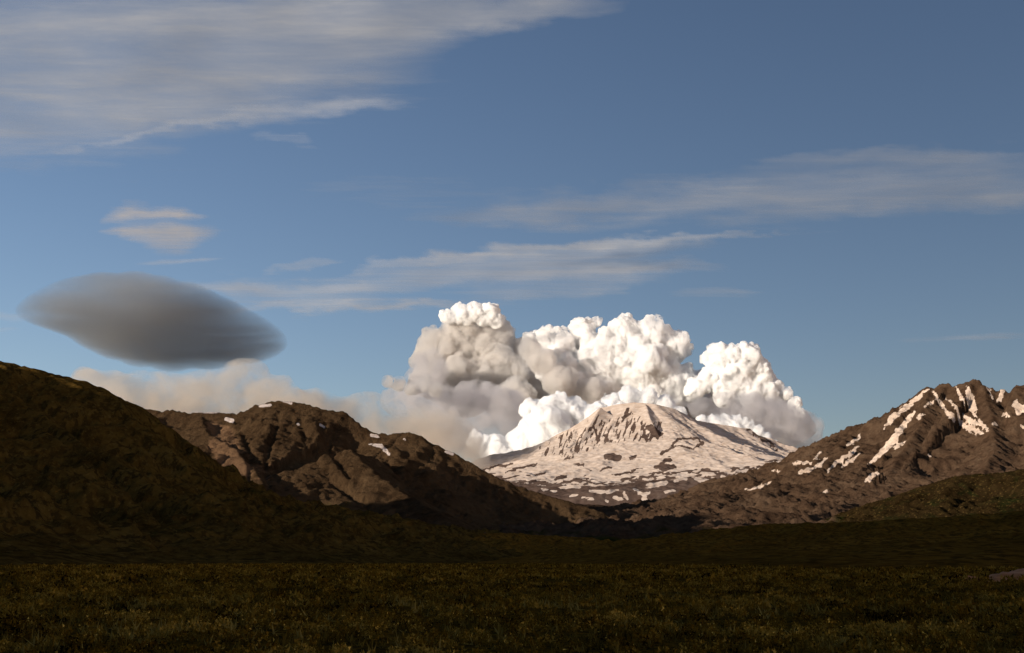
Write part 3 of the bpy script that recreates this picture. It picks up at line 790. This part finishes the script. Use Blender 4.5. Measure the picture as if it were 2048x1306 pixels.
def ice_cloud(name, label, mat, st, alt, box, peak=1.0, step=5, group=None):
    """st: strokes (half width px, strength, pts) giving the traced extent; laid out on a layer at altitude alt"""
    us = np.arange(box[0], box[2] + step, step); vs = np.arange(box[1], box[3] + step, step)
    U, W = np.meshgrid(us, vs)
    den = np.zeros(U.shape)
    wp = min(1.0, (box[3] - box[1]) / 200.0)
    U2 = U + 30 * wp * fbm2(U / 160, W / 40, 4, 61); W2 = W + 16 * wp * fbm2(U / 130, W / 34, 5, 62, .6)
    for w, s, pts in st:
        pts3 = [(p[0], p[1], p[2] if len(p) > 2 else w) for p in pts]
        d, v_, arc = seg_dist(U2, W2, pts3)
        Lt = sum(math.hypot(p[0] - q[0], p[1] - q[1]) for p, q in zip(pts3[1:], pts3[:-1])); fl = min(Lt * .3, 220)
        k = s * np.exp(-(d / (v_[0] * 1.15 + 1e-6)) ** 2 * 1.1) * np.clip((arc + 20) / fl, 0, 1) * np.clip((Lt - arc + 5) / fl, 0, 1)
        den = 1 - (1 - den) * (1 - np.clip(k, 0, 1))
    den *= peak
    X, Y, Z = at_alt(U, W, alt + 0 * U)
    Z = Z + 60 * fbm2(X / 5000, Y / 5000, 3, 9)
    keep = den > .012
    f = grid_faces(len(us), len(vs), keep)
    co = np.stack([X, Y, Z], -1).reshape(-1, 3); A = {'veil': den.ravel()}
    co, f, A = compact(co, f, A)
    o = mesh_from(name, co, f, mat, True, A)
    tag(o, label, 'cloud', group)
    return o

ice = ice_mat('ice_veil', (.52, .55, .60), 1500, .34, .62, (.30, 1, 1), .10)
ice2 = ice_mat('ice_streak', (.66, .69, .74), 1300, .34, .60, (.14, 1, 1), .12)
GC = 'high thin clouds'
ice_cloud('cirrus_cloud', 'broad grey cirrus veil filling the upper left sky', ice,
    [(64, .9, [(-450, 60), (200, 40), (500, 40), (850, 35, 38), (1300, 0, 14)]), (95, .78, [(-450, 200), (300, 150), (600, 120, 75), (960, 100, 45)]),
     (70, .6, [(-450, 290), (200, 235), (450, 180, 45), (700, 130, 20)]), (30, .5, [(-400, 100), (250, 60), (800, 70)]), (40, .5, [(600, -30), (900, -10), (1200, 40, 14)])], 7000, (-320, -60, 1260, 420), .95, group=GC)
ice_cloud('cirrus_cloud', 'slender pointed cirrus streak beneath the upper left veil', ice2,
    [(14, .62, [(20, 325, 8), (220, 285, 7), (380, 245, 9), (520, 228, 17), (660, 216, 17), (900, 206, 7)]), (10, .3, [(500, 265), (640, 285)])], 7250, (0, 170, 940, 360), .95, group=GC)
ice_cloud('cirrus_cloud', 'wide pale cirrus band stretching out to the right edge', ice,
    [(38, .85, [(820, 440, 12), (1050, 425, 24), (1300, 405, 34), (1600, 385, 45), (1900, 370, 48), (2200, 350, 50)]), (22, .6, [(1500, 420), (1800, 395), (2200, 380)]), (16, .5, [(1450, 330), (1700, 310), (2150, 320)]), (40, .22, [(600, 400), (900, 400), (1200, 380)])], 6900, (500, 240, 2300, 500), .85, group=GC)
ice_cloud('cirrus_cloud', 'long brushed cirrus strands above the white capped cumulus tower', ice2,
    [(10, 1.0, [(640, 562, 6), (760, 530), (900, 515), (1100, 498), (1300, 482), (1460, 472, 6), (1640, 472, 4)]), (22, .7, [(660, 555), (950, 535), (1150, 515), (1480, 485, 8)]),
     (17, .85, [(760, 565), (1050, 550), (1200, 540), (1480, 526, 9)]), (18, .5, [(900, 590), (1060, 582), (1200, 570), (1380, 548, 8)]), (9, .55, [(520, 545, 5), (580, 528, 8), (650, 522, 8), (720, 518, 4)]),
     (16, .75, [(330, 570), (520, 580), (650, 585), (880, 570)]), (9, .85, [(400, 622, 6), (560, 610), (680, 612), (800, 618, 8), (1000, 606, 6)]), (26, .3, [(430, 585), (650, 600), (850, 590)])], 6500, (360, 440, 1580, 660), .9, step=4, group=GC)
ice_cloud('cirrus_cloud', 'faint short cirrus wisp between the rounded cumulus and the wide band', ice2, [(8, .45, [(1330, 585, 5), (1430, 582), (1540, 588, 4)])], 6400, (1300, 560, 1570, 610), .8, group=GC)
ice_cloud('cirrus_cloud', 'faint thin cirrus line above the rocky mountain at the right', ice2, [(5, .5, [(1740, 688, 3), (1850, 682), (1960, 678), (2100, 668)])], 6400, (1720, 650, 2140, 710), .8, group=GC)
ice3 = ice_mat('ice_patch', (.60, .58, .58), 700, .28, .62, (.3, 1, 1), -.15)
ice_cloud('altocumulus_cloud', 'small two layered peach tinted cloud above the lens shaped cloud', ice3,
    [(13, .9, [(205, 432, 6), (260, 425, 14), (330, 425, 13), (415, 428, 5)]), (13, .85, [(210, 460, 5), (280, 467, 12), (360, 468, 16), (445, 466, 9)]), (16, .4, [(300, 490), (400, 488)])], 5200, (160, 390, 490, 520), .95, step=3, group=GC)
ice_cloud('cirrus_cloud', 'tiny pale wisp between the peach tinted cloud and the lens shaped cloud', ice2, [(5, .6, [(275, 528, 3), (330, 522), (460, 517, 2)])], 5200, (250, 500, 480, 545), .8, step=3, group=GC)
ice_cloud('cirrus_cloud', 'pale streak touching the left tip of the lens shaped cloud', ice2, [(10, .55, [(-160, 630), (0, 630), (110, 640, 5)]), (7, .4, [(-60, 658), (60, 656)])], 5200, (-90, 600, 110, 680), .8, step=3, group=GC)
